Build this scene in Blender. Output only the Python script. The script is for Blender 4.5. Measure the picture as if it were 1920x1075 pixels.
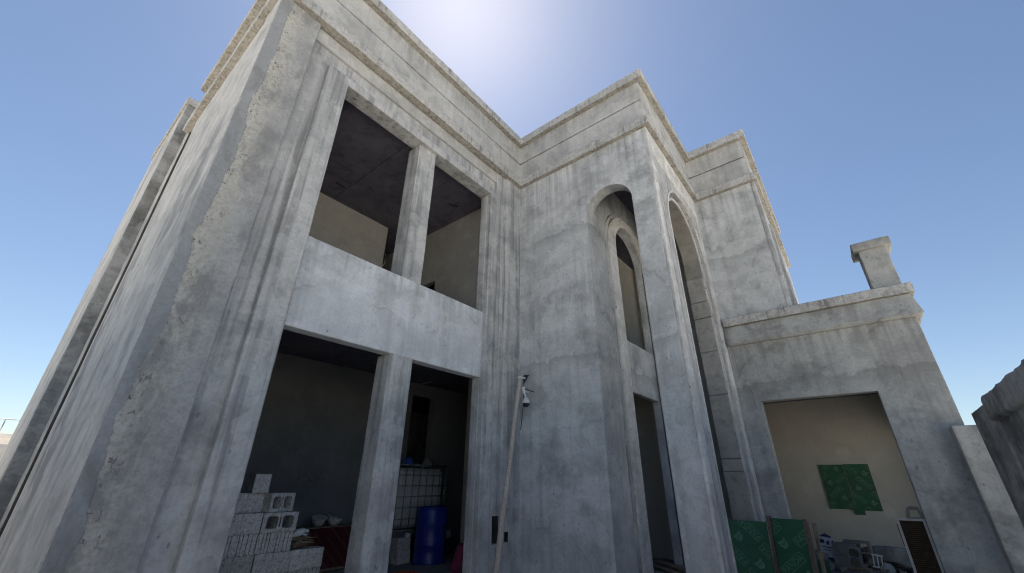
import bpy, bmesh, math, random
import numpy as np
from mathutils import Vector, Matrix, noise
from mathutils.geometry import tessellate_polygon

random.seed(7)
for o in list(bpy.data.objects):
    bpy.data.objects.remove(o, do_unlink=True)
SC = bpy.context.scene
COL = SC.collection

# ------------------------------------------------------------------ camera
yaw, pitch, roll = 0.681936918, 0.445834785, 0.0113719516
FPX = 765.0
CAM_H = 1.35
fwd = Vector((math.cos(pitch)*math.cos(yaw), math.cos(pitch)*math.sin(yaw), math.sin(pitch)))
r0 = Vector((math.sin(yaw), -math.cos(yaw), 0)); u0 = r0.cross(fwd)
rt = math.cos(roll)*r0 + math.sin(roll)*u0
up = -math.sin(roll)*r0 + math.cos(roll)*u0
cam_d = bpy.data.cameras.new('camera'); cam = bpy.data.objects.new('camera', cam_d); COL.objects.link(cam)
M = Matrix((rt, up, -fwd)).transposed().to_4x4(); M.translation = Vector((0, 0, CAM_H))
cam.matrix_world = M
cam_d.sensor_fit = 'HORIZONTAL'; cam_d.sensor_width = 36.0; cam_d.lens = 36.0*FPX/1920.0
cam_d.clip_start = 0.05; cam_d.clip_end = 3000
SC.camera = cam

# ------------------------------------------------------------------ sky, sun, exposure
sun_dir = Vector((0.29418, 0.38236, 0.87593)).normalized()
W = bpy.data.worlds.new('World'); SC.world = W; W.use_nodes = True
wn = W.node_tree.nodes; wl = W.node_tree.links
bg = wn['Background']
sky = wn.new('ShaderNodeTexSky'); sky.sky_type = 'NISHITA'; sky.sun_disc = False
sky.sun_elevation = math.asin(sun_dir.z)
sky.sun_rotation = math.atan2(sun_dir.x, sun_dir.y)
sky.air_density = 1.0; sky.dust_density = 0.4; sky.ozone_density = 1.25; sky.altitude = 0
wl.new(sky.outputs[0], bg.inputs[0]); bg.inputs[1].default_value = 0.05
sd = bpy.data.lights.new('sun', 'SUN'); sd.energy = 5.0; sd.angle = math.radians(0.53); sd.color = (1.0, 0.95, 0.87)
so = bpy.data.objects.new('sun', sd); COL.objects.link(so)
so.rotation_euler = sun_dir.to_track_quat('Z', 'Y').to_euler(); so.location = (0, 0, 30)
vs = SC.view_settings
vs.view_transform = 'Standard'; vs.look = 'None'; vs.gamma = 1; vs.use_curve_mapping = False
vs.exposure = 1.46
SC.cycles.use_denoising = True; SC.cycles.filter_width = 1.1
SC.cycles.use_adaptive_sampling = True; SC.cycles.adaptive_threshold = .02
SC.cycles.max_bounces = 8; SC.cycles.diffuse_bounces = 4
SC.cycles.sample_clamp_indirect = 8

# ------------------------------------------------------------------ node helper
class NT:
    def __init__(s, name):
        s.m = bpy.data.materials.new(name); s.m.use_nodes = True
        s.t = s.m.node_tree; s.n = s.t.nodes; s.l = s.t.links
        s.b = s.n['Principled BSDF']
        s.geo = None
    def new(s, t): return s.n.new(t)
    def setin(s, sock, v):
        if isinstance(v, bpy.types.NodeSocket): s.l.new(v, sock)
        elif isinstance(v, (tuple, list)) and len(v) == 3 and sock.type == 'RGBA': sock.default_value = (*v, 1)
        else: sock.default_value = v
    def pos(s, world=True):
        if world:
            return s.new('ShaderNodeNewGeometry').outputs['Position']
        return s.new('ShaderNodeTexCoord').outputs['Object']
    def mapping(s, v, scale=(1,1,1), loc=(0,0,0), rot=(0,0,0)):
        n = s.new('ShaderNodeMapping'); s.l.new(v, n.inputs[0])
        n.inputs['Scale'].default_value = scale; n.inputs['Location'].default_value = loc; n.inputs['Rotation'].default_value = rot
        return n.outputs[0]
    def noise(s, v, scale, detail=4, rough=.55, dist=0):
        n = s.new('ShaderNodeTexNoise'); s.l.new(v, n.inputs['Vector'])
        n.inputs['Scale'].default_value = scale; n.inputs['Detail'].default_value = detail
        n.inputs['Roughness'].default_value = rough; n.inputs['Distortion'].default_value = dist
        return n.outputs[0]
    def vor(s, v, scale, feature='F1', rnd=1):
        n = s.new('ShaderNodeTexVoronoi'); n.feature = feature; s.l.new(v, n.inputs['Vector'])
        n.inputs['Scale'].default_value = scale; n.inputs['Randomness'].default_value = rnd
        return n.outputs['Distance'], n.outputs['Color'] if 'Color' in n.outputs else None
    def ramp(s, f, stops, interp='LINEAR'):
        n = s.new('ShaderNodeValToRGB'); s.l.new(f, n.inputs[0]); n.color_ramp.interpolation = interp
        e = n.color_ramp.elements
        while len(e) < len(stops): e.new(.5)
        for i, (p, c) in enumerate(stops):
            e[i].position = p
            e[i].color = (c, c, c, 1) if not isinstance(c, (tuple, list)) else (*c, 1)
        return n.outputs[0]
    def mix(s, f, a, b, mode='MIX'):
        n = s.new('ShaderNodeMixRGB'); n.blend_type = mode
        s.setin(n.inputs[0], f); s.setin(n.inputs[1], a); s.setin(n.inputs[2], b)
        return n.outputs[0]
    def math(s, op, a, b=0.0, clamp=False):
        n = s.new('ShaderNodeMath'); n.operation = op; n.use_clamp = clamp
        s.setin(n.inputs[0], a); s.setin(n.inputs[1], b)
        return n.outputs[0]
    def sep(s, v):
        n = s.new('ShaderNodeSeparateXYZ'); s.l.new(v, n.inputs[0]); return n.outputs
    def bump(s, h, strength=.3, dist=.02, prev=None):
        n = s.new('ShaderNodeBump'); s.l.new(h, n.inputs['Height'])
        n.inputs['Strength'].default_value = strength; n.inputs['Distance'].default_value = dist
        if prev is not None: s.l.new(prev, n.inputs['Normal'])
        return n.outputs[0]
    def fin(s, color, rough=.85, normal=None, spec=.25, metal=0.0):
        s.setin(s.b.inputs['Base Color'], color); s.setin(s.b.inputs['Roughness'], rough)
        s.b.inputs['Specular IOR Level'].default_value = spec
        s.setin(s.b.inputs['Metallic'], metal)
        if normal is not None: s.l.new(normal, s.b.inputs['Normal'])
        return s.m

def plaster(name, light=(.40,.395,.375), mid=(.30,.30,.29), dark=(.17,.17,.165), streak=.45, stain=.6, seed=0.0,
            rough_amt=.25, pits=.5, tint=(.30,.335,.335), tint_amt=.5, world=True, drip=None, sfreq=6.5, mscale=1.7, fineamt=.2, joints=(), patch=.4):
    """Hand-trowelled cement render: coats, damp clouds, tide marks, run-down streaks, drips, pin-holes."""
    t = NT(name); P0 = t.pos(world)
    P = t.mapping(P0, loc=(seed*3.1, seed*1.7, seed*2.3))
    warp = t.new('ShaderNodeTexNoise'); t.l.new(P, warp.inputs['Vector']); warp.inputs['Scale'].default_value = 2.3; warp.inputs['Detail'].default_value = 3
    addn = t.new('ShaderNodeVectorMath'); addn.operation = 'MULTIPLY_ADD'
    t.l.new(warp.outputs[1], addn.inputs[0]); addn.inputs[1].default_value = (.30, .30, .30); t.l.new(P, addn.inputs[2])
    PW = addn.outputs[0]
    big = t.noise(PW, .62, 3, .5)                     # where one day's coat ends
    med = t.noise(P, mscale, 6, .64, .12)                 # damp clouds
    fine = t.noise(P, 24, 3, .65)
    st = t.noise(t.mapping(P, scale=(sfreq, sfreq, .30)), 1.0, 4, .60, .25)
    trow = t.noise(t.mapping(P, scale=(2.2, 2.2, 6.0), rot=(.35,.3,.1)), 1.0, 3, .6)
    busy = t.ramp(big, [(.36, .25), (.60, 1.25)])
    hi = tuple(min(1, x*1.16) for x in light)
    c = t.mix(t.ramp(big, [(.42, 0), (.455, .55), (.60, 1)]), mid, light)
    c = t.mix(t.math('MULTIPLY', t.ramp(trow, [(.40, 0), (.62, 1)]), tint_amt), c, tint)
    cloud = t.math('MULTIPLY', t.ramp(med, [(.47, 0), (.56, .55), (.66, 1)]), busy)
    c = t.mix(t.math('MULTIPLY', cloud, stain, True), c, dark)
    c = t.mix(t.math('MULTIPLY', t.ramp(med, [(.31, 1), (.43, 0)]), .6), c, hi)
    c = t.mix(t.math('MULTIPLY', t.ramp(st, [(.50, 0), (.64, 1)]), streak), c, dark)
    c = t.mix(t.math('MULTIPLY', t.ramp(st, [(.30, 1), (.44, 0)]), streak*.6), c, hi)
    tide = t.ramp(big, [(.425, 0), (.445, 1), (.452, 0)])
    c = t.mix(t.math('MULTIPLY', t.math('MULTIPLY', tide, t.ramp(med, [(.47, 0), (.60, 1)])), stain*.8, True), c, tuple(x*.75 for x in dark))
    pn = t.noise(PW, 2.7, 4, .55)
    c = t.mix(t.math('MULTIPLY', t.ramp(pn, [(.53, 0), (.59, 1)]), patch), c, hi)
    c = t.mix(t.math('MULTIPLY', t.ramp(pn, [(.38, 1), (.44, 0)]), patch*.7), c, dark)
    c = t.mix(t.math('MULTIPLY', t.ramp(pn, [(.535, 0), (.55, 1), (.562, 0)]), patch*.6), c, dark)
    for z0 in joints:
        dz = t.math('SUBTRACT', t.math('ADD', t.sep(P0)[2], t.math('MULTIPLY', t.math('SUBTRACT', pn, .5), .55)), z0)
        c = t.mix(t.ramp(t.math('ADD', t.math('MULTIPLY', dz, 2.5), .5), [(.0, 0), (.45, .32), (.5, .42), (.60, 0)]), c, dark)
    if drip:
        z = t.sep(P0)[2]
        for z0, ln in drip:
            f = t.ramp(t.math('DIVIDE', t.math('SUBTRACT', z0, z), ln), [(0, 0), (.004, 1), (1, 0)])
            d = t.noise(t.mapping(P, scale=(11, 11, .25)), 1.0, 3, .6)
            c = t.mix(t.math('MULTIPLY', t.math('MULTIPLY', f, t.ramp(d, [(.46, 0), (.62, 1)])), .4), c, tuple(x*.8 for x in dark))
    c = t.mix(t.ramp(fine, [(.34, fineamt), (.54, 0)]), c, dark)
    pd, _ = t.vor(t.mapping(P, scale=(1, 1, .5)), 15)
    pit = t.math('MULTIPLY', t.ramp(pd, [(.12, 1), (.24, 0)]), t.ramp(trow, [(.55, 0), (.62, 1)]))
    c = t.mix(t.math('MULTIPLY', pit, pits), c, tuple(x*.4 for x in dark))
    h = t.math('ADD', t.math('MULTIPLY', med, .016), t.math('MULTIPLY', fine, .0025+.006*rough_amt))
    nb = t.bump(h, .55, 1.0)
    return t.fin(c, .88, nb, .2)

M_PL = plaster('plaster_grey', light=(.59,.60,.605), mid=(.48,.49,.495), dark=(.215,.22,.225), tint=(.48,.515,.53), stain=.58, streak=.28, mscale=1.5, drip=[(7.66, 1.6)], joints=(6.0, 3.35), patch=.3)
M_PL2 = plaster('plaster_frame', light=(.54,.54,.53), mid=(.43,.435,.435), dark=(.185,.187,.19), drip=[(7.66, .9)], sfreq=8, patch=.3, streak=.65, seed=1.4, stain=.5, tint_amt=.35, tint=(.42,.44,.45))
M_SPAN = plaster('plaster_spandrel', light=(.69,.71,.73), mid=(.62,.64,.665), dark=(.31,.315,.315), drip=[(4.21, .45)], streak=.25, seed=2.2, stain=.55, mscale=2.0, patch=.22, tint=(.57,.605,.63))
M_PARA = plaster('plaster_parapet', light=(.50,.495,.48), mid=(.42,.42,.41), dark=(.24,.24,.235), drip=[(8.95, .5)], streak=.25, seed=3.6, stain=.4, tint_amt=.3, tint=(.43,.44,.44))
M_WING = plaster('plaster_wing', light=(.46,.46,.44), mid=(.37,.37,.36), dark=(.17,.17,.16), drip=[(3.93, .7)], joints=(3.1,), patch=.3, streak=.25, seed=4.9, stain=.65, tint=(.34,.36,.36))
M_SIDE = plaster('plaster_side', light=(.56,.55,.53), mid=(.46,.46,.45), dark=(.20,.205,.21), sfreq=1.1, drip=None, streak=.75, seed=5.5, stain=.3, tint_amt=.2, tint=(.44,.45,.46))
M_INT = plaster('plaster_inside', light=(.42,.41,.38), mid=(.36,.35,.325), dark=(.27,.262,.245), patch=.12, streak=.1, stain=.25, pits=.2, seed=6.1, tint=(.34,.325,.29), tint_amt=.3)
M_INTL = plaster('plaster_inside_shaded', light=(.20,.205,.21), mid=(.165,.17,.175), dark=(.12,.122,.125), patch=.1, streak=.1, stain=.25, pits=.2, seed=6.6, tint=(.16,.165,.17), tint_amt=.3)  # darker copy of the inside plaster; the rooms' shade is in its colour
M_INTW = plaster('plaster_wing_room', light=(.64,.61,.535), mid=(.59,.56,.49), dark=(.46,.435,.38), patch=.1, streak=.08, stain=.25, pits=.15, seed=7.7, tint=(.57,.54,.47), tint_amt=.3)
M_BACK = plaster('plaster_old_wall', light=(.42,.42,.41), mid=(.32,.32,.31), dark=(.13,.13,.126), streak=.3, stain=.8, seed=8.8, rough_amt=.6, tint=(.18,.18,.18))

def cornice_mat(name, c0, c1, dirt, deep, bmp):
    t = NT(name); P = t.pos()
    a = t.noise(P, 2.3, 5, .65); b = t.noise(P, 17, 5, .72)
    st = t.noise(t.mapping(P, scale=(15, 15, 1.0)), 1, 3, .6)
    c = t.mix(t.ramp(a, [(.35, 0), (.62, 1)]), c0, c1)
    c = t.mix(t.math('MULTIPLY', t.ramp(b, [(.38, 1), (.55, 0)]), dirt), c, deep)
    c = t.mix(t.math('MULTIPLY', t.ramp(st, [(.52, 0), (.62, 1)]), t.ramp(a, [(.4, .75), (.55, .1)])), c, (.16, .155, .15))
    c = t.mix(t.math('MULTIPLY', t.ramp(b, [(.62, 0), (.70, 1)]), .5), c, tuple(min(1, x*1.25) for x in c1))
    return t.fin(c, .92, t.bump(b, .9, bmp), .15)
M_COR = cornice_mat('cornice_cement', (.41, .41, .40), (.55, .547, .53), .5, (.25, .24, .22), .02)
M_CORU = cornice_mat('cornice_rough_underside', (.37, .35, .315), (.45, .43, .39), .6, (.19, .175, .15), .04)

def pilaster_mat():
    t = NT('plaster_pilaster'); P = t.pos(); xyz = t.sep(P)
    PW = P
    n1 = t.noise(t.mapping(P, scale=(1, 1, .6)), 1.2, 5, .55); n2 = t.noise(P, 7, 6, .7); n3 = t.noise(P, 28, 3, .7)
    # ragged edge where the new corner coat stops on the older scratch coat
    edge = t.math('ADD', t.math('MULTIPLY', t.math('SUBTRACT', n1, .5), .42), t.math('MULTIPLY', t.math('SUBTRACT', n2, .5), .07))
    dx = t.math('ADD', t.math('SUBTRACT', xyz[0], .735), edge)
    newc = t.ramp(t.math('ADD', t.math('MULTIPLY', dx, 12), .5), [(.42, 1), (.58, 0)])
    far = t.ramp(t.math('ADD', dx, t.math('MULTIPLY', t.math('SUBTRACT', n2, .5), .35)), [(.10, 0), (.30, 1)])
    cnew = t.mix(t.ramp(n1, [(.3, 0), (.7, 1)]), (.30, .315, .33), (.38, .395, .41))
    cold = t.mix(t.ramp(n2, [(.3, 0), (.7, 1)]), (.43, .415, .375), (.55, .535, .49))
    chips = t.ramp(t.noise(t.mapping(P, scale=(1.3, 1.3, .8)), 15, 5, .7, .6), [(.585, 0), (.62, 1)])
    near = t.ramp(dx, [(.0, 1), (.22, .25)])
    cold = t.mix(t.math('MULTIPLY', chips, near), cold, (.13, .125, .115))
    cfar = t.mix(t.ramp(t.noise(P, 2.3, 6, .65, .5), [(.35, 0), (.65, 1)]), (.32, .325, .33), (.48, .48, .475))
    c = t.mix(far, cold, cfar)
    c = t.mix(newc, c, cnew)
    cl0 = t.noise(P, 3.1, 4, .6)
    lip = t.ramp(t.math('ADD', t.math('MULTIPLY', dx, 12), .5), [(.40, 0), (.5, 1), (.62, 0)])
    c = t.mix(t.math('MULTIPLY', t.math('MULTIPLY', lip, .35), t.ramp(cl0, [(.45, 0), (.60, 1)])), c, (.15, .15, .15))
    cl = t.noise(t.mapping(P, scale=(1.5, 1.5, .8)), 1.5, 6, .66, .3)
    c = t.mix(t.ramp(cl, [(.50, 0), (.62, .75)]), c, (.21, .215, .22))
    c = t.mix(t.ramp(n3, [(.36, .4), (.6, 0)]), c, (.24, .235, .22))
    hh = t.math('ADD', t.math('MULTIPLY', newc, .006), t.math('ADD', t.math('MULTIPLY', n2, .008), t.math('MULTIPLY', n3, .005)))
    nb = t.bump(hh, .8, 1.0)
    return t.fin(c, .9, nb, .2)
M_PIL = pilaster_mat()

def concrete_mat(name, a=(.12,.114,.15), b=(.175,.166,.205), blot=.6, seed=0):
    t = NT(name); P = t.mapping(t.pos(), loc=(seed, seed*2, seed))
    n = t.noise(P, 1.3, 6, .6, .4); n2 = t.noise(P, 6, 6, .7); g = t.noise(P, 70, 3)
    c = t.mix(t.ramp(n, [(.3, 0), (.7, 1)]), a, b)
    c = t.mix(t.math('MULTIPLY', t.ramp(n2, [(.48, 0), (.7, 1)]), blot), c, tuple(x*.45 for x in a))
    c = t.mix(.4, c, t.ramp(g, [(.2, .7), (.8, 1.25)]), 'MULTIPLY')
    nb = t.bump(n2, .3, .01); nb = t.bump(g, .3, .003, nb)
    return t.fin(c, .85, nb, .2)
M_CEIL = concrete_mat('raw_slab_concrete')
M_SOFF = concrete_mat('soffit_concrete', (.23,.22,.20), (.33,.31,.28), .45, 3)
M_FLOOR = concrete_mat('floor_screed', (.19,.19,.19), (.27,.27,.27), .35, 5)
M_DARKJ = concrete_mat('dark_joint_face', (.075,.068,.06), (.11,.10,.09), .5, 17)  # very dark brown for the face beside the side-wall joint
M_JAMB = concrete_mat('bare_block_jamb', (.27,.265,.25), (.37,.36,.34), .55, 9)

def block_mat():
    t = NT('concrete_block'); P = t.pos(False)
    oi = t.new('ShaderNodeObjectInfo').outputs['Random']
    d, _ = t.vor(P, 95); n = t.noise(P, 14, 5, .65); sp = t.noise(P, 34, 5, .75)
    c = t.mix(t.ramp(n, [(.3, 0), (.7, 1)]), (.38, .38, .37), (.54, .54, .525))
    c = t.mix(t.ramp(sp, [(.39, .7), (.53, 0)]), c, (.16, .16, .157))
    c = t.mix(1.0, c, t.ramp(oi, [(0, .8), (1, 1.1)]), 'MULTIPLY')
    nb = t.bump(sp, .8, .006); nb = t.bump(d, .5, .004, nb)
    return t.fin(c, .93, nb, .15)
M_BLK = block_mat()

def simple(name, col, rough=.6, var=.15, scale=8, metal=0.0, spec=.4, bump=.1, world=False):
    t = NT(name); P = t.pos(world)
    n = t.noise(P, scale, 5, .6); g = t.noise(P, scale*7, 3)
    lo = tuple(x*(1-var*1.6) for x in col); hi = tuple(min(1, x*(1+var)) for x in col)
    c = t.mix(t.ramp(n, [(.3, 0), (.7, 1)]), lo, hi)
    c = t.mix(t.ramp(g, [(.35, var*1.5), (.55, 0)]), c, tuple(x*.4 for x in col))
    return t.fin(c, rough, t.bump(g, bump, .003), spec, metal)

def ply_mat(name, col, grid=True):
    t = NT(name); P = t.pos(False)
    xyz = t.sep(P)
    n = t.noise(P, 3, 5, .6); d = t.noise(P, 30, 5, .7)
    c = t.mix(t.ramp(n, [(.3, 0), (.7, 1)]), tuple(x*.7 for x in col), tuple(x*1.2 for x in col))
    h = None
    for k in (0, 2):
        f = t.math('ABSOLUTE', t.math('SUBTRACT', t.math('FRACT', t.math('MULTIPLY', xyz[k], 36.0)), .5))
        l = t.ramp(f, [(.34, 0), (.48, 1)])
        h = l if h is None else t.math('MAXIMUM', h, l)
    if grid: c = t.mix(t.math('MULTIPLY', h, .5), c, tuple(x*.35 for x in col))
    c = t.mix(t.ramp(d, [(.55, 0), (.7, .35)]), c, (.16, .17, .15))
    return t.fin(c, t.ramp(n, [(.3, .38), (.7, .6)]), t.bump(h, .2, .001), .45)
M_GREEN = ply_mat('green_film_plywood', (.018, .125, .055))
M_RED = ply_mat('red_film_plywood', (.085, .014, .014))
M_PRINT = simple('faded_green_print', (.12, .27, .17), .5, .25, 20)
M_RPRINT = simple('faded_red_print', (.20, .06, .052), .5, .25, 20)
def wood_mat(name, a, b):
    t = NT(name); P = t.pos(False)
    n = t.noise(t.mapping(P, scale=(9, 9, 1.2)), 2.0, 6, .65, .5); g = t.noise(P, 40, 4)
    c = t.mix(t.ramp(n, [(.3, 0), (.7, 1)]), a, b)
    c = t.mix(t.ramp(g, [(.35, .5), (.5, 0)]), c, tuple(x*.5 for x in a))
    return t.fin(c, .8, t.bump(n, .4, .004), .25)
M_WOOD = wood_mat('weathered_timber', (.17, .125, .085), (.33, .26, .19))
M_POLE = wood_mat('pale_pole_wood', (.40, .345, .29), (.60, .53, .46))
M_EDGE = wood_mat('ply_edge', (.10, .075, .055), (.22, .17, .13))
M_STICK = wood_mat('dry_sticks', (.14, .11, .075), (.27, .22, .15))
M_BLUE = simple('blue_drum_plastic', (.012, .03, .26), .38, .2, 5, spec=.5)
M_LINE = simple('faint_label_line', (.10, .13, .33), .5, .1)
M_TANK = simple('tank_white_plastic', (.46, .47, .47), .5, .12, 4)
M_STEEL = simple('galvanised_steel', (.30, .31, .32), .45, .2, 20, metal=.8)
M_WHITE = simple('white_plastic', (.72, .72, .70), .45, .08, 10)
M_HELM = simple('white_helmet', (.62, .61, .58), .4, .15, 12)
M_BLACK = simple('black_plastic', (.015, .015, .017), .3, .1, 10, spec=.5)
M_PINK = simple('pink_sack', (.24, .035, .085), .7, .3, 12)
M_RAG = simple('blue_rag', (.03, .07, .30), .8, .3, 14)
M_ORANGE = simple('orange_sheet', (.62, .10, .02), .6, .2, 10)
M_SACK = simple('white_sack', (.52, .55, .62), .75, .15, 10)
M_SACKB = simple('navy_sack_print', (.03, .045, .13), .75, .2, 14)
M_RUST = simple('rusty_white_frame', (.78, .77, .74), .6, .12, 9)
M_RUSTB = simple('rust_brown', (.20, .085, .035), .85, .3, 18)
M_MESH = simple('dark_mesh', (.045, .038, .025), .8, .3, 12)
M_FILM = simple('clear_film', (.45, .47, .48), .3, .2, 10)
M_CABLE = simple('cable', (.25, .24, .22), .6, .1)
M_GREY = simple('grey_rag', (.20, .19, .175), .85, .3, 12)
M_DARKB = simple('dark_box', (.05, .065, .062), .7, .3, 10)
M_FAR = simple('far_paint', (.70, .66, .62), .8, .06, 1, world=True)
M_GLASS = simple('window_glass', (.03, .04, .05), .08, .1, 3, spec=.6)

def ground_mat():
    t = NT('sandy_ground'); P = t.pos()
    a = t.noise(P, .25, 6, .6); b = t.noise(P, 4, 6, .7); g = t.noise(P, 45, 4, .7)
    c = t.mix(t.ramp(a, [(.3, 0), (.7, 1)]), (.53, .49, .43), (.64, .60, .54))
    c = t.mix(t.ramp(b, [(.4, .5), (.6, 0)]), c, (.38, .35, .30))
    c = t.mix(.5, c, t.ramp(g, [(.2, .65), (.8, 1.3)]), 'MULTIPLY')
    return t.fin(c, .95, t.bump(g, .6, .02, t.bump(b, .5, .06)), .1)
M_GROUND = ground_mat()

# ------------------------------------------------------------------ mesh helpers
def wloc(o):
    v = Vector((0, 0, 0))
    while o is not None: v += o.location; o = o.parent
    return v

def mk(name, verts, faces, mat, parent=None, smooth=False, local=False):
    me = bpy.data.meshes.new(name)
    if parent is not None and not local:
        off = wloc(parent); verts = [(v[0]-off.x, v[1]-off.y, v[2]-off.z) for v in verts]
    me.from_pydata([tuple(v) for v in verts], [], [tuple(f) for f in faces]); me.update()
    me.materials.append(mat)
    if smooth:
        me.polygons.foreach_set('use_smooth', [True]*len(me.polygons))
    o = bpy.data.objects.new(name, me); COL.objects.link(o)
    if parent is not None: o.parent = parent
    return o

def thing(name, label, cat, loc=(0, 0, 0), rot=(0, 0, 0), group=None):
    o = bpy.data.objects.new(name, None); COL.objects.link(o)
    o.location = loc; o.rotation_euler = rot; o.empty_display_size = .1
    o['label'] = label; o['category'] = cat
    if group: o['group'] = group
    return o
def tag(o, label, cat, group=None):
    o['label'] = label; o['category'] = cat
    if group: o['group'] = group
    return o
def copy_tree(o, parent=None):
    c = o.copy(); COL.objects.link(c)
    if parent is not None: c.parent = parent
    for ch in list(o.children): copy_tree(ch, c)
    return c

def jitv(v, a, b):
    n = noise.noise_vector(Vector(v)*1.3); m = noise.noise_vector(Vector(v)*9.0)
    return (v[0]+n.x*a+m.x*b, v[1]+n.y*a+m.y*b, v[2]+n.z*a+m.z*b)

def lines(keys, step, b):
    keys = sorted(set(round(k, 5) for k in keys)); out = []
    for i in range(len(keys)-1):
        lo, hi = keys[i], keys[i+1]; L = hi-lo
        out.append(lo)
        if L > 3*b:
            e = 2.4*b if L > 6*b else b
            out.append(lo+b)
            if e > b: out.append(lo+e)
            n = int((L-2*e)/step)
            for k in range(1, n+1): out.append(lo+e+(L-2*e)*k/(n+1))
            if e > b: out.append(hi-e)
            out.append(hi-b)
    out.append(keys[-1])
    return np.array(out)

def ubox(name, boxes, mat, parent=None, step=.16, b=.009, ja=.004, jb=.0012, cut=(), chip=.008, local=False):
    """Union of axis-aligned boxes as one skin, slightly rounded arrises, hand-made unevenness."""
    xs = lines([q for B in list(boxes)+list(cut) for q in B[0:2]], step, b)
    ys = lines([q for B in list(boxes)+list(cut) for q in B[2:4]], step, b)
    zs = lines([q for B in list(boxes)+list(cut) for q in B[4:6]], step, b)
    cx, cy, cz = [(a[1:]+a[:-1])/2 for a in (xs, ys, zs)]
    def msk(B):
        return ((cx > B[0]) & (cx < B[1]))[:, None, None] & ((cy > B[2]) & (cy < B[3]))[None, :, None] & ((cz > B[4]) & (cz < B[5]))[None, None, :]
    occ = np.zeros((len(cx), len(cy), len(cz)), bool)
    for B in boxes: occ |= msk(B)
    for B in cut: occ &= ~msk(B)
    pad = np.pad(occ, 1)
    idx = {}; verts = []; nrm = []; faces = []
    def vid(i, j, k, n):
        key = (i, j, k)
        q = idx.get(key)
        if q is None:
            q = len(verts); idx[key] = q; verts.append((xs[i], ys[j], zs[k])); nrm.append(set())
        nrm[q].add(n); return q
    for ax in range(3):
        for sg in (0, 1):
            sl = [slice(1, -1)]*3; sl[ax] = slice(2, None) if sg else slice(0, -2)
            m = occ & ~pad[tuple(sl)]
            for i, j, k in np.argwhere(m):
                n = (ax, sg)
                if ax == 0:
                    q = i+sg; p = [(q, j, k), (q, j+1, k), (q, j+1, k+1), (q, j, k+1)]
                elif ax == 1:
                    q = j+sg; p = [(i, q, k), (i, q, k+1), (i+1, q, k+1), (i+1, q, k)]
                else:
                    q = k+sg; p = [(i, j, q), (i+1, j, q), (i+1, j+1, q), (i, j+1, q)]
                if not sg: p = p[::-1]
                faces.append([vid(*c, n) for c in p])
    out = []
    for v, s in zip(verts, nrm):
        v = list(v)
        if len(s) > 1:
            e = noise.noise(Vector(v)*14.0)
            d = b*.30 + max(0, e-.15)*chip*3
            for ax, sg in s: v[ax] += (-d if sg else d)
        out.append(jitv(v, ja, jb))
    return mk(name, out, faces, mat, parent, True, local)

def slab(name, outline, axis, c0, c1, mat, parent=None, holes=(), jit=.0):
    """2D outline (list of (a,b)) extruded along an axis from c0 to c1."""
    loops = [outline]+list(holes)
    tris = tessellate_polygon([[Vector((p[0], p[1], 0)) for p in L] for L in loops])
    flat = [p for L in loops for p in L]; n = len(flat)
    def P(p, c):
        return {'x': (c, p[0], p[1]), 'y': (p[0], c, p[1]), 'z': (p[0], p[1], c)}[axis]
    verts = [P(p, c0) for p in flat]+[P(p, c1) for p in flat]
    faces = [tuple(t) for t in tris]+[tuple(i+n for i in t[::-1]) for t in tris]
    s = 0
    for L in loops:
        for i in range(len(L)):
            a, b = s+i, s+(i+1) % len(L); faces.append((a, b, b+n, a+n))
        s += len(L)
    if jit: verts = [jitv(v, jit, jit*.5) for v in verts]
    o = mk(name, verts, faces, mat, parent)
    bm = bmesh.new(); bm.from_mesh(o.data); bmesh.ops.recalc_face_normals(bm, faces=bm.faces); bm.to_mesh(o.data); bm.free()
    return o

def arch_pts(x0, x1, zs, r=None, n=24, rz=None):
    cx = (x0+x1)/2; r = (x1-x0)/2; rz = rz or r
    return [(cx-r*math.cos(math.pi*i/n), zs+rz*math.sin(math.pi*i/n)) for i in range(n+1)]

def dense(pts, step, closed=True):
    out = []
    m = len(pts)
    for i in range(m if closed else m-1):
        a, b = pts[i], pts[(i+1) % m]; L = math.dist(a, b); k = max(1, int(L/step))
        for q in range(k): out.append(tuple(a[c]+(b[c]-a[c])*q/k for c in range(len(a))))
    return out

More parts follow.
